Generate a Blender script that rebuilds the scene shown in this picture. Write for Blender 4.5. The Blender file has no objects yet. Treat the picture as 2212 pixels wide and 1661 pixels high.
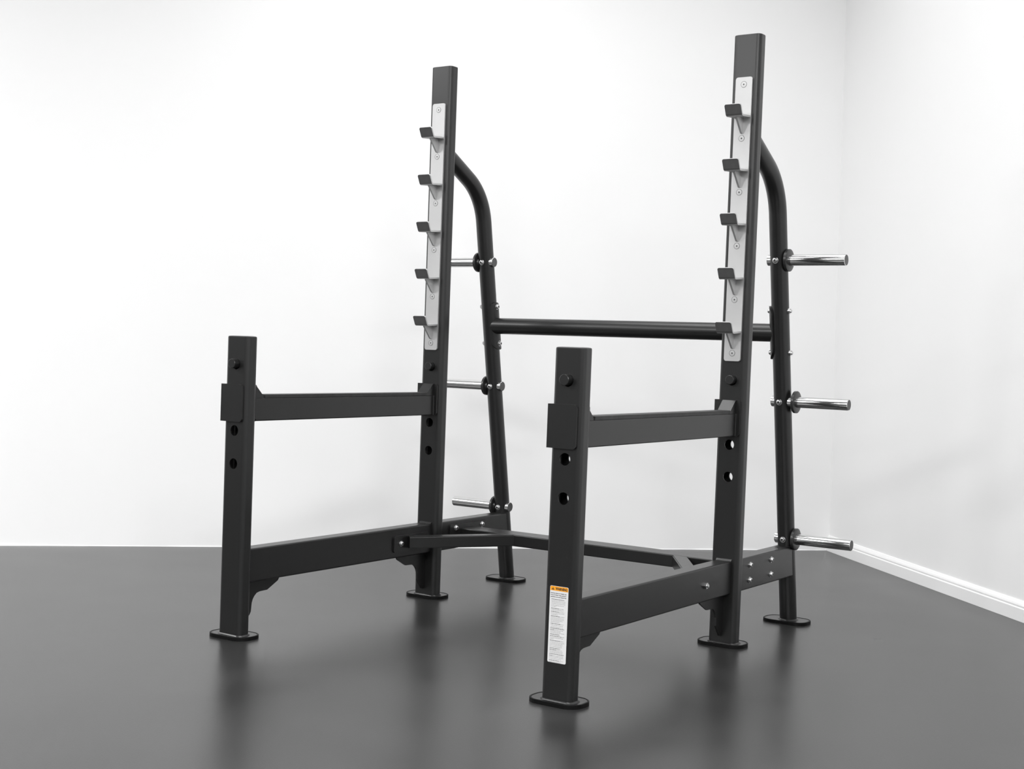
import bpy, bmesh, math, random
from mathutils import Vector, Matrix

random.seed(4)
S = bpy.context.scene
C = S.collection
PI = math.pi

# ------------------------------------------------------------------ dimensions (metres)
W = 0.56547            # half distance between the two side frames
D1 = 0.92576           # front face of the uprights behind the front posts
PW, PD = 0.0883, 0.0451
H1, H2 = 0.8819, 1.830
LEAN = {1: 0.0053726, -1: 0.0012901}
HOLES = (0.5112, 0.6078, 0.7044, 0.8010)


def fx(s, x, z):
    """frame-local x -> world x (the frames stand a hair out of plumb)"""
    return s * W + x + LEAN[s] * z


# ------------------------------------------------------------------ materials
def new_mat(name):
    m = bpy.data.materials.new(name)
    m.use_nodes = True
    return m, m.node_tree.nodes, m.node_tree.links, m.node_tree.nodes['Principled BSDF']


def simple(name, col, rough, metal=0.0, spec=0.5, noise=0.0, nscale=40, bump=0.0, bscale=900, bdist=0.0004):
    m, n, l, b = new_mat(name)
    c = col if isinstance(col, tuple) else (col, col, col)
    b.inputs['Base Color'].default_value = (*c, 1)
    b.inputs['Roughness'].default_value = rough
    b.inputs['Metallic'].default_value = metal
    b.inputs['Specular IOR Level'].default_value = spec
    tc = n.new('ShaderNodeTexCoord')
    if noise:
        t = n.new('ShaderNodeTexNoise')
        t.inputs['Scale'].default_value = nscale
        t.inputs['Detail'].default_value = 4
        l.new(tc.outputs['Object'], t.inputs['Vector'])
        r = n.new('ShaderNodeMapRange')
        r.inputs['From Min'].default_value = 0.3
        r.inputs['From Max'].default_value = 0.7
        r.inputs['To Min'].default_value = 1 - noise
        r.inputs['To Max'].default_value = 1 + noise
        l.new(t.outputs['Fac'], r.inputs['Value'])
        mx = n.new('ShaderNodeVectorMath')
        mx.operation = 'SCALE'
        mx.inputs[0].default_value = c
        l.new(r.outputs['Result'], mx.inputs['Scale'])
        l.new(mx.outputs['Vector'], b.inputs['Base Color'])
    if bump:
        t = n.new('ShaderNodeTexNoise')
        t.inputs['Scale'].default_value = bscale
        t.inputs['Detail'].default_value = 2
        l.new(tc.outputs['Object'], t.inputs['Vector'])
        bp = n.new('ShaderNodeBump')
        bp.inputs['Strength'].default_value = bump
        bp.inputs['Distance'].default_value = bdist
        l.new(t.outputs['Fac'], bp.inputs['Height'])
        l.new(bp.outputs['Normal'], b.inputs['Normal'])
    return m


COAT = simple('graphite_powder_coat', 0.0095, 0.32, spec=0.50, noise=0.12, nscale=700, bump=0.2, bscale=1500, bdist=0.0003)
RUBBER = simple('black_rubber', 0.003, 0.5, spec=0.14)
STRIP = simple('black_wear_strip', 0.022, 0.5, spec=0.35, noise=0.3, nscale=60)
CAPM = simple('plastic_end_cap', 0.022, 0.4, spec=0.5)
PLATE = simple('brushed_zinc_plate', 0.51, 0.50, metal=0.85, noise=0.03, nscale=12)
CHROME = simple('polished_chrome', 0.70, 0.17, metal=1.0)
CHROME_END = simple('dull_chrome_end', 0.13, 0.5, metal=1.0)
BOLT = simple('zinc_bolt', 0.62, 0.28, metal=1.0)
SOCKET = simple('bolt_socket', 0.10, 0.5, metal=0.6)
COLLAR = simple('black_collar', 0.018, 0.33, spec=0.5)
WHITE_V = simple('sticker_white', 0.66, 0.4)
ORANGE = simple('sticker_orange', (0.83, 0.33, 0.012), 0.4)
INK = simple('sticker_ink', 0.02, 0.5)
INK_GREY = simple('sticker_fine_print', 0.34, 0.5)
INK_BOLD = simple('sticker_bold_print', 0.13, 0.5)
RECESS = simple('screw_recess', 0.03, 0.6)
GROOVE = simple('screw_rim', 0.20, 0.5, metal=0.6)


def floor_material():
    m, n, l, b = new_mat('dark_rubber_floor')
    tc = n.new('ShaderNodeTexCoord')
    base = n.new('ShaderNodeTexNoise')
    base.inputs['Scale'].default_value = 2.6
    base.inputs['Detail'].default_value = 1.5
    base.inputs['Roughness'].default_value = 0.6
    fine = n.new('ShaderNodeTexNoise')
    fine.inputs['Scale'].default_value = 260
    fine.inputs['Detail'].default_value = 3
    for t in (base, fine):
        l.new(tc.outputs['Object'], t.inputs['Vector'])
    r1 = n.new('ShaderNodeMapRange')
    r1.clamp = False
    r1.inputs['From Min'].default_value = 0.25
    r1.inputs['From Max'].default_value = 0.75
    r1.inputs['To Min'].default_value = 0.009
    r1.inputs['To Max'].default_value = 0.031
    l.new(base.outputs['Fac'], r1.inputs['Value'])
    r2 = n.new('ShaderNodeMapRange')
    r2.inputs['From Min'].default_value = 0.3
    r2.inputs['From Max'].default_value = 0.7
    r2.inputs['To Min'].default_value = 0.88
    r2.inputs['To Max'].default_value = 1.12
    l.new(fine.outputs['Fac'], r2.inputs['Value'])
    mu = n.new('ShaderNodeMath')
    mu.operation = 'MULTIPLY'
    l.new(r1.outputs['Result'], mu.inputs[0])
    l.new(r2.outputs['Result'], mu.inputs[1])
    l.new(mu.outputs[0], b.inputs['Base Color'])
    rr = n.new('ShaderNodeMapRange')
    rr.clamp = False
    rr.inputs['From Min'].default_value = 0.2
    rr.inputs['From Max'].default_value = 0.8
    rr.inputs['To Min'].default_value = FLOOR_R - 0.03
    rr.inputs['To Max'].default_value = FLOOR_R + 0.03
    l.new(base.outputs['Fac'], rr.inputs['Value'])
    l.new(rr.outputs['Result'], b.inputs['Roughness'])
    b.inputs['Specular IOR Level'].default_value = FLOOR_S
    bp = n.new('ShaderNodeBump')
    bp.inputs['Strength'].default_value = 0.25
    bp.inputs['Distance'].default_value = 0.0006
    l.new(fine.outputs['Fac'], bp.inputs['Height'])
    l.new(bp.outputs['Normal'], b.inputs['Normal'])
    return m


FLOOR_R, FLOOR_S = 0.30, 0.62
FLOOR = floor_material()
WALL = simple('white_wall_paint', 0.86, 0.6, spec=0.2, noise=0.006, nscale=1.2, bump=0.05, bscale=220, bdist=0.001)
WALL_G = simple('unseen_wall_grey', 0.20, 0.6, spec=0.2)  # grey chosen to darken reflections in the rack; these walls are unseen
TRIM = simple('white_trim_paint', 0.86, 0.45, spec=0.35)


# ------------------------------------------------------------------ mesh helpers
def obj(name, bm, mats, parent=None, smooth=None, loc=None):
    me = bpy.data.meshes.new(name)
    bmesh.ops.recalc_face_normals(bm, faces=bm.faces[:])
    bm.to_mesh(me)
    bm.free()
    for m in (mats if isinstance(mats, (list, tuple)) else [mats]):
        me.materials.append(m)
    if smooth:
        for p in me.polygons:
            p.use_smooth = True
        me.set_sharp_from_angle(angle=math.radians(smooth))
    o = bpy.data.objects.new(name, me)
    C.objects.link(o)
    if parent:
        o.parent = parent
    if loc:
        o.location = loc
    return o


def dup(o, loc, parent=None, rot=None):
    c = o.copy()
    C.objects.link(c)
    c.location = loc
    c.parent = parent if parent else o.parent
    if rot is not None:
        c.rotation_euler = rot
    return c


def warp(bm, fn):
    for v in bm.verts:
        v.co = Vector(fn(*v.co))


def rrect(x0, x1, y0, y1, r, n=10):
    pts = []
    for cx, cy, a in ((x1 - r, y1 - r, 0), (x0 + r, y1 - r, 90), (x0 + r, y0 + r, 180), (x1 - r, y0 + r, 270)):
        for i in range(n + 1):
            t = math.radians(a + 90 * i / n)
            pts.append((cx + r * math.cos(t), cy + r * math.sin(t)))
    return pts


def prism(bm, pts, f0, f1, mat=0):
    """closed prism: f0/f1 map 2-D point -> 3-D point on each end"""
    a = [bm.verts.new(f0(*p)) for p in pts]
    b = [bm.verts.new(f1(*p)) for p in pts]
    fs = [bm.faces.new(a), bm.faces.new(b[::-1])]
    n = len(pts)
    for i in range(n):
        fs.append(bm.faces.new((a[i], b[i], b[(i + 1) % n], a[(i + 1) % n])))
    for f in fs:
        f.material_index = mat
    return a, b


def prism_z(bm, pts, z0, z1, mat=0):
    return prism(bm, pts, lambda x, y: (x, y, z0), lambda x, y: (x, y, z1), mat)


def prism_y(bm, pts, y0, y1, mat=0):
    return prism(bm, pts, lambda x, z: (x, y0, z), lambda x, z: (x, y1, z), mat)


def prism_x(bm, pts, x0, x1, mat=0):
    return prism(bm, pts, lambda y, z: (x0, y, z), lambda y, z: (x1, y, z), mat)


def box(bm, x0, x1, y0, y1, z0, z1, mat=0, bev=0.0, seg=2):
    t = bmesh.new()
    prism_z(t, [(x0, y0), (x1, y0), (x1, y1), (x0, y1)], z0, z1)
    if bev:
        bmesh.ops.bevel(t, geom=t.edges[:], offset=bev, segments=seg, affect='EDGES', profile=0.5)
    merge(bm, t, mat)


def merge(bm, t, mat=0):
    mp = {}
    for v in t.verts:
        mp[v] = bm.verts.new(v.co)
    for f in t.faces:
        try:
            g = bm.faces.new([mp[v] for v in f.verts])
            g.material_index = mat if mat is not None else f.material_index
        except ValueError:
            pass
    t.free()


def hollow_tube(pts_out, pts_in, z0, z1):
    """open-ended hollow tube wall along z"""
    bm = bmesh.new()
    n = len(pts_out)
    r = []
    for pts, z in ((pts_out, z0), (pts_out, z1), (pts_in, z1), (pts_in, z0)):
        r.append([bm.verts.new((x, y, z)) for x, y in pts])
    for k in range(4):
        a, b = r[k], r[(k + 1) % 4]
        for i in range(n):
            bm.faces.new((a[i], a[(i + 1) % n], b[(i + 1) % n], b[i]))
    return bm


def ring(c, u, v, r, n):
    return [c + u * (r * math.cos(2 * PI * i / n)) + v * (r * math.sin(2 * PI * i / n)) for i in range(n)]


def lathe(bm, prof, axis='y', n=40, mat=0, mats=None):
    """prof: list of (radius, distance along axis); r = 0 closes the end"""
    ax = {'x': (Vector((1, 0, 0)), Vector((0, 1, 0)), Vector((0, 0, 1))),
          'y': (Vector((0, 1, 0)), Vector((0, 0, 1)), Vector((1, 0, 0))),
          'z': (Vector((0, 0, 1)), Vector((1, 0, 0)), Vector((0, 1, 0)))}[axis]
    a, u, v = ax
    rows = []
    for r, d in prof:
        if r < 1e-7:
            rows.append([bm.verts.new(a * d)])
        else:
            rows.append([bm.verts.new(p) for p in ring(a * d, u, v, r, n)])
    for k in range(len(rows) - 1):
        p, q = rows[k], rows[k + 1]
        mi = mats[k] if mats else mat
        for i in range(n):
            j = (i + 1) % n
            if len(p) == 1 and len(q) == 1:
                continue
            if len(p) == 1:
                f = bm.faces.new((p[0], q[i], q[j]))
            elif len(q) == 1:
                f = bm.faces.new((p[i], p[j], q[0]))
            else:
                f = bm.faces.new((p[i], p[j], q[j], q[i]))
            f.material_index = mi


def sweep(bm, path, r, n=56):
    """round tube along a 3-D path, closed ends"""
    rows = []
    N = len(path)
    for i, p in enumerate(path):
        a = path[max(0, i - 1)]
        b = path[min(N - 1, i + 1)]
        t = (b - a).normalized()
        u = Vector((1, 0, 0))
        u = (u - t * u.dot(t)).normalized()
        v = t.cross(u)
        rows.append([bm.verts.new(q) for q in ring(p, u, v, r, n)])
    for k in range(N - 1):
        for i in range(n):
            j = (i + 1) % n
            bm.faces.new((rows[k][i], rows[k][j], rows[k + 1][j], rows[k + 1][i]))
    bm.faces.new(rows[0])
    bm.faces.new(rows[-1][::-1])


def punched(name, bm, cutters, mat, parent):
    """cut real through-holes: exact boolean, result baked into a plain mesh"""
    o = obj(name, bm, mat)
    cb = bmesh.new()
    for y0, y1, z, r in cutters:
        t = bmesh.new()
        lathe(t, [(0, y0), (r, y0), (r, y1), (0, y1)], 'y', 40)
        bmesh.ops.translate(t, verts=t.verts[:], vec=(0, 0, z))
        merge(cb, t)
    c = obj('cutter', cb, mat)
    md = o.modifiers.new('b', 'BOOLEAN')
    md.operation = 'DIFFERENCE'
    md.solver = 'EXACT'
    md.object = c
    bpy.context.view_layer.update()
    dg = bpy.context.evaluated_depsgraph_get()
    me = bpy.data.meshes.new_from_object(o.evaluated_get(dg))
    old = o.data
    o.modifiers.clear()
    o.data = me
    me.name = name
    bpy.data.meshes.remove(old)
    bpy.data.objects.remove(c)
    if parent:
        o.parent = parent
    return o


# ------------------------------------------------------------------ the rack
rack = bpy.data.objects.new('squat_rack', None)
C.objects.link(rack)
rack['label'] = 'dark grey steel squat rack with silver bar hooks, safety arms and chrome plate storage pegs'
rack['category'] = 'squat rack'


# ---- shared small parts
def make_foot(parent, loc, cx, cy, hx=0.0745, hy=0.0485):
    bm = bmesh.new()
    R = 0.040
    out = rrect(-hx, hx, -hy, hy, R, 8)
    o2 = rrect(-hx + .001, hx - .001, -hy + .001, hy - .001, R - .001, 8)
    inn = rrect(-hx + .0045, hx - .0045, -hy + .0045, hy - .0045, R - .0045, 8)
    rows = [[bm.verts.new((x, y, z)) for x, y in pts] for pts, z in
            ((out, 0.0), (out, 0.0098), (o2, 0.0106), (inn, 0.0106), (inn, 0.0080))]
    n = len(out)
    for k in range(4):
        for i in range(n):
            bm.faces.new((rows[k][i], rows[k][(i + 1) % n], rows[k + 1][(i + 1) % n], rows[k + 1][i]))
    bm.faces.new(rows[0][::-1])
    bm.faces.new(rows[-1])
    pad = obj('rubber_foot', bm, RUBBER, parent, loc=(loc[0] + cx, loc[1] + cy, 0))
    bm = bmesh.new()
    k = 0.0052
    prism_z(bm, rrect(-hx + k, hx - k, -hy + k, hy - k, R - k, 8), 0.0081, 0.0098)
    obj('foot_plate', bm, COAT, parent, loc=(loc[0] + cx, loc[1] + cy, 0))
    return pad


def weld_bead(bm, pts, z, r=0.0035):
    """lumpy fillet weld round a post foot"""
    n = len(pts)
    cx = sum(p[0] for p in pts) / n
    cy = sum(p[1] for p in pts) / n
    lo, hi, mid = [], [], []
    for i, (x, y) in enumerate(pts):
        d = Vector((x - cx, y - cy)).normalized()
        j = 1 + 0.25 * math.sin(i * 2.1) + random.uniform(-.1, .1)
        lo.append(bm.verts.new((x + d.x * r * 1.5 * j, y + d.y * r * 1.5 * j, z)))
        mid.append(bm.verts.new((x + d.x * r * 0.8 * j, y + d.y * r * 0.8 * j, z + r * 0.8)))
        hi.append(bm.verts.new((x - d.x * 0.001, y - d.y * 0.001, z + r * 1.3)))
    for a, b in ((lo, mid), (mid, hi)):
        for i in range(n):
            bm.faces.new((a[i], a[(i + 1) % n], b[(i + 1) % n], b[i]))


bolt_bm = bmesh.new()      # dome socket-head bolt, axis +x, base at x = 0
lathe(bolt_bm, [(0.0098, -0.001), (0.0098, 0.0015), (0.0082, 0.0016), (0.0080, 0.0045), (0.0066, 0.0072), (0.0040, 0.0082), (0.0037, 0.0082),
                (0.0035, 0.0045), (0, 0.0045)], 'x', 32, mats=[0, 0, 0, 0, 0, 0, 1, 1])
bolt_me = None


def bolt(parent, loc, direction):
    """direction: unit vector of the head"""
    global bolt_me
    if bolt_me is None:
        o = obj('bolt', bolt_bm, [BOLT, SOCKET], parent, smooth=35)
        bolt_me = o.data
    else:
        o = bpy.data.objects.new('bolt', bolt_me)
        C.objects.link(o)
        o.parent = parent
    o.location = loc
    o.rotation_euler = Vector((1, 0, 0)).rotation_difference(Vector(direction)).to_euler()
    return o


nut_me = None


def nut(parent, loc, direction):
    global nut_me
    if nut_me is None:
        bm = bmesh.new()
        hexa = [(0.0098 * math.cos(k * PI / 3), 0.0098 * math.sin(k * PI / 3)) for k in range(6)]
        prism_x(bm, hexa, -0.001, 0.007)
        t = bmesh.new()
        lathe(t, [(0, 0.006), (0.0052, 0.006), (0.0052, 0.0105), (0.0042, 0.0118), (0, 0.0118)], 'x', 20)
        merge(bm, t)
        nut_o = obj('nut', bm, BOLT, parent)
        nut_me = nut_o.data
        o = nut_o
    else:
        o = bpy.data.objects.new('nut', nut_me)
        C.objects.link(o)
        o.parent = parent
    o.location = loc
    o.rotation_euler = Vector((1, 0, 0)).rotation_difference(Vector(direction)).to_euler()
    return o


# ---- flat-oval posts (front posts and uprights)
def make_post(kind, s):
    y0 = 0.0 if kind == 'front_post' else D1
    H = H1 if kind == 'front_post' else H2
    R = 0.014
    t = 0.0040
    o_ = rrect(-PW / 2, PW / 2, y0, y0 + PD, R, 12)
    i_ = rrect(-PW / 2 + t, PW / 2 - t, y0 + t, y0 + PD - t, R - t, 12)
    bm = hollow_tube(o_, i_, 0.0096, H - 0.003)
    cuts = [(y0 - 0.02, y0 + PD + 0.02, z, 0.0155) for z in HOLES]
    p = punched(kind, bm, cuts, COAT, rack)
    for v in p.data.vertices:
        v.co.x = fx(s, v.co.x, v.co.z)
    # domed plastic cap closing the top
    bm = bmesh.new()
    k = 0.0006
    a = rrect(-PW / 2 + k, PW / 2 - k, y0 + k, y0 + PD - k, R - k, 12)
    b = rrect(-PW / 2 + .004, PW / 2 - .004, y0 + .004, y0 + PD - .004, R - .004, 12)
    c = rrect(-PW / 2 + .013, PW / 2 - .013, y0 + .013, y0 + PD - .013, R - .012, 12)
    rows = [[bm.verts.new((x, y, z)) for x, y in q] for q, z in ((a, H - .0031), (a, H - .0008), (b, H + .0006), (c, H + .0014))]
    n = len(a)
    for q in range(3):
        for i in range(n):
            bm.faces.new((rows[q][i], rows[q][(i + 1) % n], rows[q + 1][(i + 1) % n], rows[q + 1][i]))
    bm.faces.new(rows[-1])
    bm.faces.new(rows[0][::-1])
    warp(bm, lambda x, y, z: (fx(s, x, z), y, z))
    obj('end_cap', bm, CAPM, p)
    # weld bead and foot
    bm = bmesh.new()
    weld_bead(bm, rrect(-PW / 2, PW / 2, y0, y0 + PD, R, 9), 0.0096)
    warp(bm, lambda x, y, z: (fx(s, x, z), y, z))
    obj('weld', bm, COAT, p, smooth=60)
    make_foot(p, (fx(s, 0, 0), y0, 0), -0.0085, 0.0325, 0.0755, 0.0485)
    # stop pin through the top hole
    bm = bmesh.new()
    prof = [(0, -0.0190), (0.0126, -0.0190), (0.0138, -0.0180), (0.0138, PD + 0.006), (0.0125, PD + 0.008), (0, PD + 0.008)]
    lathe(bm, prof, 'y', 40)
    obj('stop_pin', bm, COAT, p, smooth=18, loc=(fx(s, 0.0, 0.8025), y0, 0.8025))
    return p


posts = {}
for s in (-1, 1):
    for k in ('front_post', 'upright'):
        posts[k, s] = make_post(k, s)
posts['front_post', 1]['label'] = 'front post carrying the orange and white warning label'


# ---- warning label on the nearer front post
def make_label(parent):
    bm = bmesh.new()
    y = -0.0004
    x0, x1, z0, z1 = -0.0270, 0.0262, 0.1056, 0.2946
    zh = 0.2832
    r = 0.0035
    xf = lambda x, z: (fx(1, x, z), z)

    def flat(pts, yy, mat):
        vs = [bm.verts.new((fx(1, x, z), yy, z)) for x, z in pts]
        f = bm.faces.new(vs)
        f.material_index = mat

    prism(bm, [p for p in rrect(x0, x1, z0, z1, r, 6)], lambda x, z: (fx(1, x, z), y, z), lambda x, z: (fx(1, x, z), 0.0006, z), 0)
    # orange header
    ins = 0.0007
    hp = [(x0 + ins, zh), (x1 - ins, zh)]
    top = [p for p in rrect(x0 + ins, x1 - ins, z0, z1 - ins, r - ins, 6) if p[1] > zh]
    top.sort(key=lambda p: -math.atan2(p[1] - zh, p[0] - (x0 + x1) / 2))
    flat([(x0 + ins, zh)] + top + [(x1 - ins, zh)], y - 0.0002, 1)
    # alert triangle with its exclamation mark
    tx = -0.0185
    yy = y - 0.0004
    flat([(tx - 0.0040, zh + 0.0020), (tx + 0.0040, zh + 0.0020), (tx, zh + 0.0090)], yy, 2)
    flat([(tx - 0.0006, zh + 0.0042), (tx + 0.0006, zh + 0.0042), (tx + 0.0008, zh + 0.0072), (tx - 0.0008, zh + 0.0072)], yy - 0.0001, 1)
    flat([(tx - 0.0006, zh + 0.0026), (tx + 0.0006, zh + 0.0026), (tx + 0.0006, zh + 0.0036), (tx - 0.0006, zh + 0.0036)], yy - 0.0001, 1)

    def text(body, x, z, size, mat, width=None, bold=0.0):
        cu = bpy.data.curves.new('t', 'FONT')
        cu.body = body
        cu.size = size
        cu.offset = bold
        cu.resolution_u = 2
        o = bpy.data.objects.new('t', cu)
        C.objects.link(o)
        bpy.context.view_layer.update()
        me = bpy.data.meshes.new_from_object(o.evaluated_get(bpy.context.evaluated_depsgraph_get()))
        w = max(v.co.x for v in me.vertices)
        k = (width / w) if width else 1
        base = len(bm.verts)
        vs = [bm.verts.new((fx(1, x + v.co.x * k, z), y - 0.0005, z + v.co.y)) for v in me.vertices]
        for p in me.polygons:
            try:
                f = bm.faces.new([vs[i] for i in p.vertices])
                f.material_index = mat
            except ValueError:
                pass
        bpy.data.objects.remove(o)
        bpy.data.curves.remove(cu)
        bpy.data.meshes.remove(me)

    text('WARNING', -0.0105, zh + 0.0022, 0.0088, 2, 0.0335, 0.00032)
    PYZ = lambda py: 0.2936 - (py - 1264.0) / 162.0 * 0.1880
    h1 = [(490, 'Serious injury or death can'), (560, 'occur if these rules and pre-'), (630, 'cautions are not observed:')]
    for zy, s_ in h1:
        text(s_, x0 + 0.0028, PYZ(1250 + zy / 17.49) - 0.0012, 0.0036, 2, 0.0455, 0.00008)
    # the fine print is too small in the photograph to read: broken word-like strokes
    rows = [(720, .86, 1), (775, .93, 0), (825, .94, 0), (880, .95, 0), (940, .88, 0), (990, .34, 0), (1060, .84, .6), (1115, .88, 0),
            (1180, .94, .5), (1235, .93, 0), (1290, .48, 0), (1350, .94, .55), (1410, .90, 0), (1460, .88, 0), (1510, .80, 0), (1560, .62, 0)]
    rows = [(1250 + a / 17.49, b, c) for a, b, c in rows]
    r6 = [(45, .90, .6), (95, .86, 0), (150, .83, 0), (195, .92, 1), (245, .88, .25), (290, .74, 0), (335, .92, 0), (390, .62, 1), (445, .96, .8),
          (495, .86, 0), (540, .28, 0), (590, .95, .7), (640, .96, 0), (685, .86, 0), (730, .84, 0), (780, .82, 0), (835, .78, .8), (885, .86, .5),
          (930, .88, 0), (970, .92, 0), (1020, .95, 1), (1075, .94, .15), (1120, .93, 0), (1170, .80, 0), (1225, .94, .6), (1275, .76, 0)]
    rows += [(1340 + a / 15.1, b, c) for a, b, c in r6]
    rnd = random.Random(11)
    for py, ln, bold in rows:
        z = PYZ(py)
        xs = x0 + 0.0052
        xe = x0 + 0.0052 + ln * 0.0435
        x = xs
        while x < xe - 0.001:
            wl = min(rnd.uniform(0.0018, 0.0062), xe - x)
            b = (x - xs) / 0.0435 < bold * ln
            h = 0.00072 if b else 0.00052
            flat([(x, z - h), (x + wl, z - h), (x + wl, z + h * 0.8), (x, z + h * 0.8)], y - 0.0005, 4 if b else 3)
            x += wl + 0.0009
    o = obj('warning_label', bm, [WHITE_V, ORANGE, INK, INK_GREY, INK_BOLD], parent)
    o['label'] = 'white sticker with an orange WARNING header and fine print'


make_label(posts['front_post', 1])


# ---- silver hook plates
def screw_mesh():
    bm = bmesh.new()
    lathe(bm, [(0.0098, 0.0004), (0.0097, -0.0003), (0.0091, -0.0003), (0.0088, 0.0002), (0.0083, -0.0006), (0.0024, -0.0008), (0.0022, -0.0006), (0, -0.0004)],
          'y', 32, mats=[1, 1, 1, 1, 0, 0, 2])
    return bm


def hook_mesh():
    """J hook folded from thick strip + tapering rib below; y = 0 is the face of the plate, z = 0 the shelf top at the plate"""
    bm = bmesh.new()
    inner = [(0.002, 0.0)]
    # along the inside (top) line, from plate outwards, then up the lip
    inner += [(-0.0500, -0.0035)]
    for k in range(1, 6):
        a = math.radians(-90 + 13 * k)
        # small bend radius
        inner.append((-0.0500 - 0.0055 * math.sin(math.radians(13 * k)), -0.0035 + 0.0055 * (1 - math.cos(math.radians(13 * k)))))
    lx, lz = inner[-1]
    dx, dz = -math.cos(math.radians(64.5)), math.sin(math.radians(64.5))
    inner.append((lx + dx * 0.0290, lz + dz * 0.0290))
    T = 0.0052
    outer = []
    for i, p in enumerate(inner):
        a = Vector(inner[max(0, i - 1)])
        b = Vector(inner[min(len(inner) - 1, i + 1)])
        d = (b - a).normalized()
        nrm = Vector((d.y, -d.x))          # to the outside / underneath
        if nrm.y > 0:
            nrm = -nrm
        outer.append((p[0] + nrm.x * T, p[1] + nrm.y * T))
    hw = 0.0262
    r = 0.006
    # station along the strip with half-width, so that the lip has rounded top corners
    ins = list(zip(inner, outer))
    (pi, po), (qi, qo) = ins[-2], ins[-1]
    tail = []
    L = (Vector(qi) - Vector(pi)).length
    for k in range(0, 7):
        ang = k / 6 * PI / 2
        back = r * (1 - math.sin(ang))
        w = hw - r * (1 - math.cos(ang))
        f = 1 - back / L
        tail.append(((pi[0] + (qi[0] - pi[0]) * f, pi[1] + (qi[1] - pi[1]) * f), (po[0] + (qo[0] - po[0]) * f, po[1] + (qo[1] - po[1]) * f), w))
    st = [(a, b, hw) for a, b in ins[:-1]] + tail
    rows = []
    for a, b, w in st:
        rows.append([bm.verts.new((-w, a[0], a[1])), bm.verts.new((w, a[0], a[1])), bm.verts.new((w, b[0], b[1])), bm.verts.new((-w, b[0], b[1]))])
    for k in range(len(rows) - 1):
        for i in range(4):
            f = bm.faces.new((rows[k][i], rows[k][(i + 1) % 4], rows[k + 1][(i + 1) % 4], rows[k + 1][i]))
            # the outer faces of lip and bend take a darker material than the rest of the hook
            if i == 2 and k >= 4:
                f.material_index = 1
    bm.faces.new(rows[0][::-1])
    bm.faces.new(rows[-1])
    # rib
    t = bmesh.new()
    prism_x(t, [(0.001, -0.006), (-0.0425, -0.0085), (-0.0425, -0.0105), (-0.0075, -0.0505), (-0.003, -0.0525), (0.001, -0.0525)], -0.0030, 0.0030)
    merge(bm, t, 0)
    return bm


HOOKMAT_OUT = simple('hook_lip_steel', 0.16, 0.40, metal=0.75, noise=0.05, nscale=60)
YP = D1 - 0.0062
hook_o = None
screw_o = None
for s in (-1, 1):
    bm = bmesh.new()
    prism_y(bm, rrect(-0.0272, 0.0262, 0.8584, 1.7020, 0.0065, 6), YP, D1 + 0.0002)
    es = [e for e in bm.edges if abs(e.verts[0].co.y - YP) < 1e-6 and abs(e.verts[1].co.y - YP) < 1e-6]
    bmesh.ops.bevel(bm, geom=es, offset=0.0009, segments=2, affect='EDGES')
    warp(bm, lambda x, y, z: (fx(s, x, z), y, z))
    pl = obj('hook_plate', bm, PLATE, rack)
    pl['label'] = 'silver hook plate'
    for k in range(6):
        z = 1.6803 - 0.15965 * k
        if screw_o is None:
            screw_o = obj('screw', screw_mesh(), [PLATE, GROOVE, RECESS], pl, smooth=35)
            screw_o.location = (fx(s, -0.0005, z), YP, z)
        else:
            dup(screw_o, (fx(s, -0.0005, z), YP, z), pl)
        if k < 5:
            zh = z - 0.0935
            if hook_o is None:
                hook_o = obj('bar_hook', hook_mesh(), [PLATE, HOOKMAT_OUT], pl)
                hook_o.location = (fx(s, -0.0005, zh), YP, zh)
            else:
                dup(hook_o, (fx(s, -0.0005, zh), YP, zh), pl)


# ---- rear posts: bent round tube
def rear_y(z):
    return 1.4375 - 0.1745 * z


RT = 0.0280
for s in (-1, 1):
    corner = Vector((1.1899, 1.4189))
    d_dn = Vector((0.1745, -1)).normalized()
    d_up = Vector((-1, 0.535)).normalized()
    turn = PI - d_dn.angle(d_up)
    Rb = 0.20
    tl = Rb * math.tan(turn / 2)
    a = corner + d_dn * tl
    b = corner + d_up * tl
    bis = (d_dn + d_up).normalized()
    cen = corner + bis * (Rb / math.cos(turn / 2))
    path2 = []
    z = 0.0105
    path2.append(Vector((rear_y(z), z)))
    path2.append(a)
    va, vb = a - cen, b - cen
    for k in range(1, 20):
        t = k / 20
        v = (va * math.sin((1 - t) * turn) + vb * math.sin(t * turn)) / math.sin(turn)
        path2.append(cen + v.normalized() * Rb)
    path2.append(b)
    ye = D1 + PD - 0.006
    path2.append(b + d_up * ((b.x - ye) / -d_up.x))
    path = [Vector((fx(s, 0, q.y), q.x, q.y)) for q in path2]
    bm = bmesh.new()
    sweep(bm, path, RT)
    # square the two ends off on the foot and on the upright
    for v in bm.verts[:]:
        if v.co.z < 0.03:
            v.co.z = 0.0095
    rp = obj('rear_post', bm, COAT, rack, smooth=40)
    make_foot(rp, (fx(s, 0, 0), 1.434, 0), -0.0050, 0.0020, 0.0765, 0.0495)
    bm = bmesh.new()
    weld_bead(bm, [(RT * math.cos(2 * PI * i / 32), 1.4355 + RT * 1.01 * math.sin(2 * PI * i / 32)) for i in range(32)], 0.0096)
    warp(bm, lambda x, y, z: (fx(s, x, z), y, z))
    obj('weld', bm, COAT, rp, smooth=60)


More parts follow.
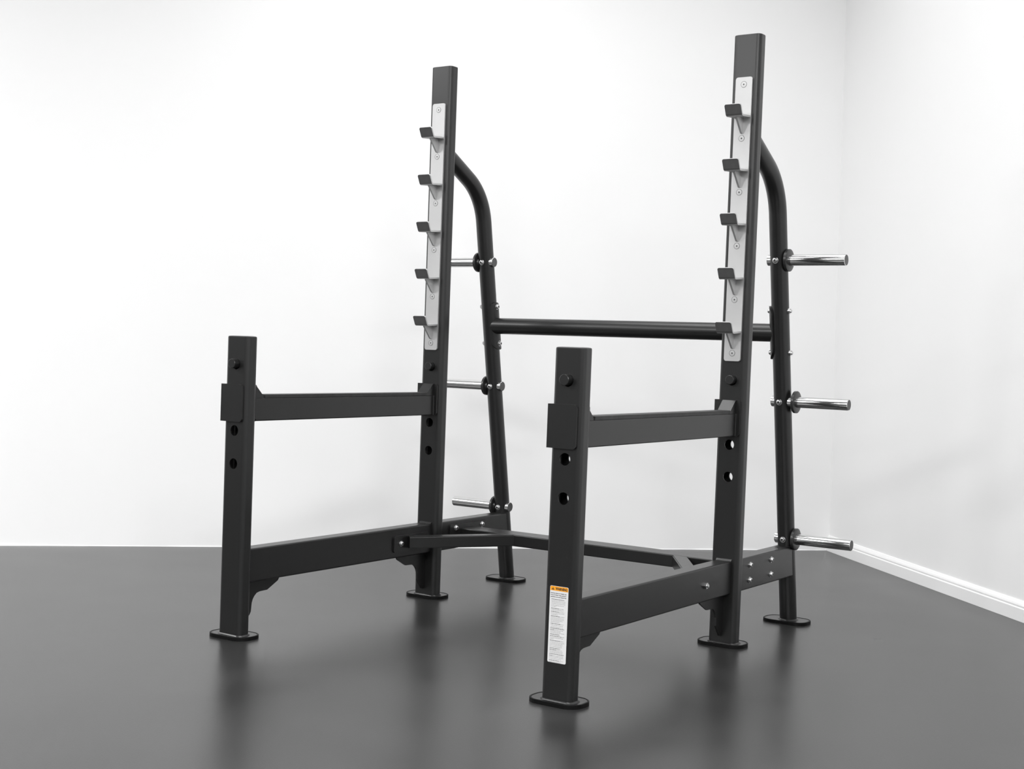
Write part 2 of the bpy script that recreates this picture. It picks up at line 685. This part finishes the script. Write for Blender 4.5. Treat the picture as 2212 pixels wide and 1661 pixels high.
# ---- lower side beams
GP = [(0, .161), (.158, .161), (.158, .1555), (.1525, .1475), (.108, .1245), (.076, .1235), (.064, .1205), (.055, .1130), (.0485, .1040), (.0445, .0930),
      (.0420, .0680), (.0375, .0600), (.0150, .0345), (.0110, .0330), (0, .0330)]
for s in (-1, 1):
    for seg, (ya, yb) in enumerate(((PD - 0.0005, D1 + 0.0005), (D1 + PD - 0.0005, 1.393))):
        bm = bmesh.new()
        prism_y(bm, rrect(-0.025, 0.025, 0.160, 0.260, 0.0045, 6), ya, yb)
        if seg:
            for v in bm.verts:
                if v.co.y > 1.3:
                    v.co.y = rear_y(v.co.z) - 0.010
        warp(bm, lambda x, y, z: (fx(s, x, z), y, z))
        beam = obj('side_beam', bm, COAT, rack)
        if seg == 0:
            for y0, sg in ((PD, 1), (D1, -1)):
                bm = bmesh.new()
                prism_x(bm, [(y0 + sg * d, z) for d, z in GP], -0.003, 0.003)
                warp(bm, lambda x, y, z: (fx(s, x, z), y, z))
                obj('gusset', bm, COAT, beam)
            # weld along the top where the beam meets the upright
            for yy, d in ((D1, -1), (PD, 1)):
                bm = bmesh.new()
                prism_x(bm, [(yy, 0.2595), (yy + d * 0.006, 0.2595), (yy + d * 0.003, 0.2625), (yy, 0.2650)], -0.025, 0.025)
                warp(bm, lambda x, y, z: (fx(s, x, z), y, z))
                obj('weld', bm, COAT, beam)
            bl = ((0.7535, 0.2078),)
        else:
            bl = ((1.0585, 0.2343), (1.2165, 0.2343), (1.0585, 0.1880), (1.2165, 0.1880))
        for y, z in bl:
            xo = s * 0.025
            if seg == 0:
                nut(beam, (fx(s, xo, z), y, z), (s, 0, 0))
            else:
                bolt(beam, (fx(s, xo, z), y, z), (s, 0, 0))
            bolt(beam, (fx(s, -s * 0.0312, z), y, z), (-s, 0, 0))

# ---- low rear brace: flat cross tube, two diagonals, bolted plates
xin = W - 0.025 - 0.0062
bm = bmesh.new()
prism_x(bm, rrect(1.0905, 1.1765, 0.190, 0.230, 0.004, 5), -xin + 0.0005, xin + 0.0005)
brace = obj('base_brace', bm, COAT, rack)
for s in (-1, 1):
    fr = Vector((s * 0.3065, 1.0905))
    dr = Vector((s * 0.2275, -0.3405)).normalized()
    # front edge line hits the plate, back edge runs parallel 0.0455 behind
    nn = Vector((-dr.y, dr.x))
    if nn.y < 0:
        nn = -nn
    xp = s * (xin + 0.001)
    def hit_x(p, x):
        k = (x - p.x) / dr.x
        return p + dr * k
    def hit_y(p, y):
        k = (y - p.y) / dr.y
        return p + dr * k
    bk = fr + nn * 0.0455
    poly = [hit_y(fr, 1.092), hit_x(fr, s * 0.5160), Vector((xp, hit_x(fr, xp).y + 0.046)), hit_x(bk, xp), hit_y(bk, 1.092)]
    bm = bmesh.new()
    prism_z(bm, [(p.x, p.y) for p in poly], 0.1905, 0.2295)
    es = [e for e in bm.edges if abs(e.verts[0].co.z - e.verts[1].co.z) < 1e-6 and (e.verts[0].co - e.verts[1].co).length > 0.2]
    bmesh.ops.bevel(bm, geom=es, offset=0.003, segments=3, affect='EDGES')
    obj('diagonal_strut', bm, COAT, brace)
    for y0, y1, z0, z1 in ((0.7170, 0.905, 0.1795, 0.2345), (1.026, 1.252, 0.1700, 0.2470)):
        bm = bmesh.new()
        a, b_ = (-s * 0.0312, -s * 0.0248)
        prism_x(bm, rrect(y0, y1, z0, z1, 0.008, 6), a, b_)
        warp(bm, lambda x, y, z: (fx(s, x, z), y, z))
        obj('mounting_plate', bm, COAT, brace)

# ---- round crossbar between the rear posts
ZC = 0.9520
YC = rear_y(ZC) - 0.0005
bm = bmesh.new()
xa, xb = fx(-1, 0.018, ZC), fx(1, -0.018, ZC)
lathe(bm, [(0, xa), (0.0290, xa), (0.0290, xb), (0, xb)], 'x', 64)
bmesh.ops.translate(bm, verts=bm.verts[:], vec=(0, YC, ZC))
cross = obj('crossbar', bm, COAT, rack, smooth=40)
for s in (-1, 1):
    # curved saddle plate hugging the inner side of the rear tube
    bm = bmesh.new()
    NA, NZ = 24, 64
    HL = 0.0850
    amax = math.radians(58)
    ro, ri = 0.0350, 0.0284
    grid = {}
    for side, R_ in ((0, ro), (1, ri)):
        for j in range(NZ + 1):
            q = 2 * j / NZ - 1
            zz = HL * math.sin(q * PI / 2)
            e = max(0.0, abs(zz) - (HL - 0.030)) / 0.030
            am = amax * math.sqrt(max(0.0, 1 - e * e)) if e > 0 else amax
            am = max(am, 0.02)
            for i in range(NA + 1):
                t = -am + 2 * am * i / NA
                z = ZC + zz
                grid[side, j, i] = bm.verts.new((fx(s, -s * R_ * math.cos(t), z), rear_y(z) + R_ * math.sin(t), z))
    for j in range(NZ):
        for i in range(NA):
            for side in (0, 1):
                bm.faces.new((grid[side, j, i], grid[side, j, i + 1], grid[side, j + 1, i + 1], grid[side, j + 1, i]))
        for i in (0, NA):
            bm.faces.new((grid[0, j, i], grid[0, j + 1, i], grid[1, j + 1, i], grid[1, j, i]))
    for j in (0, NZ):
        for i in range(NA):
            bm.faces.new((grid[0, j, i], grid[0, j, i + 1], grid[1, j, i + 1], grid[1, j, i]))
    obj('saddle_plate', bm, COAT, cross, smooth=35)
    for z in (1.0215, 0.8890):
        bolt(cross, (fx(s, -s * 0.0342, z), rear_y(z), z), (-s, 0, 0))
        nut(cross, (fx(s, s * 0.0268, z), rear_y(z), z), (s, 0, 0))

# ---- plate storage pegs
PR = 0.0175
peg0 = {}
for s in (-1, 1):
    for z in (1.1805, 0.7325, 0.2830):
        bm = bmesh.new()
        c = 0.0012
        lathe(bm, [(0, -0.0360), (PR - c, -0.0360), (PR, -0.0360 + c), (PR, 0.2222 - c), (PR - c, 0.2222), (0, 0.2222)], 'x', 48, mats=[1, 0, 0, 0, 1])
        o = obj('storage_peg', bm, [CHROME, CHROME_END], rack, smooth=35)
        o['label'] = 'chrome storage peg'
        if s < 0:
            o.rotation_euler = (0, 0, PI)
        o.location = (fx(s, 0, z), rear_y(z), z)
        # black collar slid along the peg
        off = 0.0400 if (s > 0 and z == 0.7325) else 0.0272
        bm = bmesh.new()
        k = 0.0015
        lathe(bm, [(PR + 0.0002, 0), (0.0345 - k, 0), (0.0355, k), (0.0355, 0.0108 - k), (0.0345 - k, 0.0108), (PR + 0.0002, 0.0108), (PR + 0.0002, 0)], 'x', 48)
        cl = obj('collar', bm, COLLAR, o, smooth=35)
        cl.location = (off, 0, 0)
        b_ = bolt(o, (0, -0.0275 if s > 0 else 0.0275, -0.002), (0, -1 if s > 0 else 1, 0))

# ---- safety arms
ZB, ZT = 0.634, 0.7425


def safety_arm(s):
    bm = bmesh.new()
    prism_y(bm, rrect(-0.0215, 0.0215, ZB + 0.0005, 0.7025, 0.0035, 5), PD + 0.0085, D1 - 0.0075)
    warp(bm, lambda x, y, z: (fx(s, x, z), y, z))
    arm = obj('safety_arm', bm, COAT, rack)

    def sub(name, bm, mat=COAT):
        warp(bm, lambda x, y, z: (fx(s, x, z), y, z))
        return obj(name, bm, mat, arm)

    T = 0.0078
    # front bracket hooks round the front post
    bm = bmesh.new()
    o_ = []
    pl = rrect(-0.0500, 0.0338, ZB, ZT, 0.0085, 6)
    # square the outer side where the plate folds round the post
    pl = [(-0.0502, z) if x < -0.035 else (x, z) for x, z in pl]
    pl = [(x, ZB if (x < -0.04 and z < 0.68) else (ZT if (x < -0.04 and z >= 0.68) else z)) for x, z in pl]
    seen = []
    for p in pl:
        if not seen or (Vector(p) - Vector(seen[-1])).length > 1e-5:
            seen.append(p)
    if (Vector(seen[0]) - Vector(seen[-1])).length < 1e-5:
        seen.pop()
    for a, b in ((-T, -0.0003), (PD + 0.0005, PD + 0.0090)):
        t = bmesh.new()
        prism_y(t, seen, a, b)
        merge(bm, t)
    box(bm, -0.0501, -0.0447, -T + 0.0006, PD + 0.0084, ZB + 0.0003, ZT - 0.0003)
    sub('bracket', bm)
    # rear bracket against the upright
    bm = bmesh.new()
    t = bmesh.new()
    prism_y(t, seen, D1 - T, D1 - 0.0003)
    merge(bm, t)
    box(bm, -0.0501, -0.0447, D1 - T + 0.0006, D1 + PD + 0.004, ZB + 0.0003, ZT - 0.0003)
    sub('bracket', bm)
    # sloped end blocks
    for yy, d in ((PD + 0.0090, 1), (D1 - T, -1)):
        bm = bmesh.new()
        prism_x(bm, [(yy, 0.7020), (yy, ZT - 0.0008), (yy + d * 0.0060, ZT - 0.0008), (yy + d * 0.0400, 0.7085), (yy + d * 0.0400, 0.7020)], -0.0212, 0.0212)
        es = [e for e in bm.edges if abs(e.verts[0].co.x - e.verts[1].co.x) > 0.03]
        bmesh.ops.bevel(bm, geom=es, offset=0.0010, segments=2, affect='EDGES')
        sub('ramp_block', bm)
    # weld seams at the upright end
    for yy, d in ((D1 - T, -1), (PD + 0.0090, 1)):
        bm = bmesh.new()
        prism_z(bm, [(0.0208, yy), (0.0208, yy + d * 0.0030), (0.0226, yy + d * 0.0020), (0.0236, yy)], ZB + 0.002, 0.702)
        sub('weld', bm)
    bm = bmesh.new()
    box(bm, -0.0213, 0.0217, 0.1010, 0.8790, 0.7015, 0.7125, bev=0.0012)
    o = sub('wear_strip', bm, STRIP)
    o['label'] = 'black rubber wear strip along the top'


for s in (-1, 1):
    safety_arm(s)

# ------------------------------------------------------------------ the room
CORNER = Vector((0.0200, 3.1795))
U = Vector((math.cos(math.radians(45.45)), math.sin(math.radians(45.45))))      # along the back wall towards the corner
V = Vector((math.cos(math.radians(-44.95)), math.sin(math.radians(-44.95))))    # along the right wall towards the camera
LU, LV, HC, TH = 7.6, 8.6, 3.0, 0.12
NB = Vector((-U.y, U.x))       # out of the room behind the back wall
NR = Vector((-V.y, V.x))       # out of the room behind the right wall
INW = 0.020 / 2.2              # the right wall leans in by about half a degree


def structure(name, bm, mat, smooth=None):
    o = obj(name, bm, mat, smooth=smooth)
    o['kind'] = 'structure'
    return o


def quad_prism(p0, p1, out, z0, z1, lean=Vector((0, 0))):
    bm = bmesh.new()
    pts = [p0, p1, p1 + out, p0 + out]
    a = [bm.verts.new((p.x, p.y, z0)) for p in pts]
    b = [bm.verts.new((p.x + lean.x * (z1 - z0), p.y + lean.y * (z1 - z0), z1)) for p in pts]
    bm.faces.new(a[::-1])
    bm.faces.new(b)
    for i in range(4):
        bm.faces.new((a[i], a[(i + 1) % 4], b[(i + 1) % 4], b[i]))
    return bm


A = CORNER - U * LU            # far left end of the back wall
B = CORNER
Cc = CORNER + V * LV
Dd = A + V * LV
structure('wall_back', quad_prism(A - U * TH, B + U * TH, NB * TH, 0, HC), WALL)
structure('wall_right', quad_prism(B, Cc, NR * TH, 0, HC, -U * INW), WALL)
structure('wall_left', quad_prism(A, Dd, -U * TH, 0, HC), WALL_G)
structure('wall_front', quad_prism(Dd - U * TH, Cc + U * TH, V * TH, 0, HC), WALL_G)
o_ = 0.2
fl = [A - U * o_ - V * o_, B + U * o_ - V * o_, Cc + U * o_ + V * o_, Dd - U * o_ + V * o_]
bm = bmesh.new()
prism_z(bm, [(p.x, p.y) for p in fl], -0.08, 0.0)
structure('floor', bm, FLOOR)
bm = bmesh.new()
prism_z(bm, [(p.x, p.y) for p in fl], HC, HC + 0.1)
structure('ceiling', bm, WALL)
# moulded baseboard on the right wall
bm = bmesh.new()
prof = [(0, 0.0005), (0.0155, 0.0005), (0.0155, 0.0440), (0.0145, 0.0455), (0.0115, 0.0470), (0.0110, 0.0490), (0.0125, 0.0510), (0.0125, 0.0545), (0.0100, 0.0600), (0.0065, 0.0650), (0.0040, 0.0690), (0, 0.0700)]
e0, e1 = B + V * 0.0, Cc - V * 0.01
n_in = -NR


def bb(p, d, z):
    q = p + n_in * (d - INW * z * 0)
    return (q.x, q.y, z)


prism(bm, prof, lambda d, z: bb(e0, d, z), lambda d, z: bb(e1, d, z))
structure('baseboard_right', bm, TRIM)
# ragged painted caulk bead along the foot of the back wall
bm = bmesh.new()
rnd = random.Random(3)
NS = 420
rows = []
hgt = 0.003
dep = 0.004
for i in range(NS + 1):
    p = A + (B - A) * (i / NS)
    hgt += rnd.uniform(-0.0011, 0.0011)
    hgt = min(max(hgt, 0.0006), 0.0032)
    dep += rnd.uniform(-0.0014, 0.0014)
    dep = min(max(dep, 0.0008), 0.0050)
    q = p - NB * dep
    rows.append([bm.verts.new((p.x, p.y, 0.0002)), bm.verts.new((q.x, q.y, 0.0002)), bm.verts.new((q.x, q.y, 0.0012)), bm.verts.new((p.x, p.y, 0.0012 + hgt))])
for i in range(NS):
    for k in range(4):
        bm.faces.new((rows[i][k], rows[i][(k + 1) % 4], rows[i + 1][(k + 1) % 4], rows[i + 1][k]))
bm.faces.new(rows[0])
bm.faces.new(rows[-1][::-1])
structure('trim_1', bm, TRIM)


# ------------------------------------------------------------------ light
def area(name, u, v, z, sx, sy, power, tilt=(0, 0)):
    """unseen area light, added at ceiling height; u metres left of the corner along the back wall, v metres from it"""
    d = bpy.data.lights.new(name, 'AREA')
    d.shape = 'RECTANGLE'
    d.size, d.size_y = sx, sy
    d.energy = power
    o = bpy.data.objects.new(name, d)
    C.objects.link(o)
    p = CORNER - U * u + V * v
    o.location = (p.x, p.y, z)
    o.rotation_euler = (tilt[0], tilt[1], math.radians(45.4))
    return o


for pu, pv, watts in ((0.7, 1.15, 6.5), (0.7, 2.6, 6), (2.0, 1.15, 19), (2.0, 2.6, 38), (2.0, 7.2, 206), (4.2, 1.15, 7), (4.2, 7.2, 200), (6.2, 1.15, 110), (6.2, 3.8, 150), (6.2, 7.2, 100)):
    area('fitted_ceiling_light', pu, pv, 2.97, 1.1, 1.1, watts)  # unseen lights added; places and watts fitted to wall, floor and rack brightness

w = bpy.data.worlds.new('world')
S.world = w
w.use_nodes = True
w.node_tree.nodes['Background'].inputs[0].default_value = (0.5, 0.5, 0.5, 1)
w.node_tree.nodes['Background'].inputs[1].default_value = 0.0

# ------------------------------------------------------------------ camera
F, CX, CY, CZ, YAW, PIT, ROL = 3018.439, 2.3780352, -2.8986522, 0.87872927, 0.59764877, 0.027032715, 0.034508685
fw = Vector((-math.sin(YAW) * math.cos(PIT), math.cos(YAW) * math.cos(PIT), -math.sin(PIT)))
r = fw.cross(Vector((0, 0, 1))).normalized()
u = r.cross(fw)
r2 = r * math.cos(ROL) + u * math.sin(ROL)
u2 = -r * math.sin(ROL) + u * math.cos(ROL)
cd = bpy.data.cameras.new('camera')
cd.sensor_fit = 'HORIZONTAL'
cd.sensor_width = 36
cd.lens = F / 2212 * 36
cd.clip_start = 0.05
cam = bpy.data.objects.new('camera', cd)
C.objects.link(cam)
M = Matrix((r2, u2, -fw)).transposed().to_4x4()
M.translation = Vector((CX, CY, CZ))
cam.matrix_world = M
S.camera = cam

vs = S.view_settings
S.display_settings.display_device = 'sRGB'
vs.view_transform = 'Standard'
vs.look = 'None'
vs.gamma = 1
vs.use_curve_mapping = False
vs.exposure = 0.0
S.cycles.max_bounces = 10
S.cycles.diffuse_bounces = 6
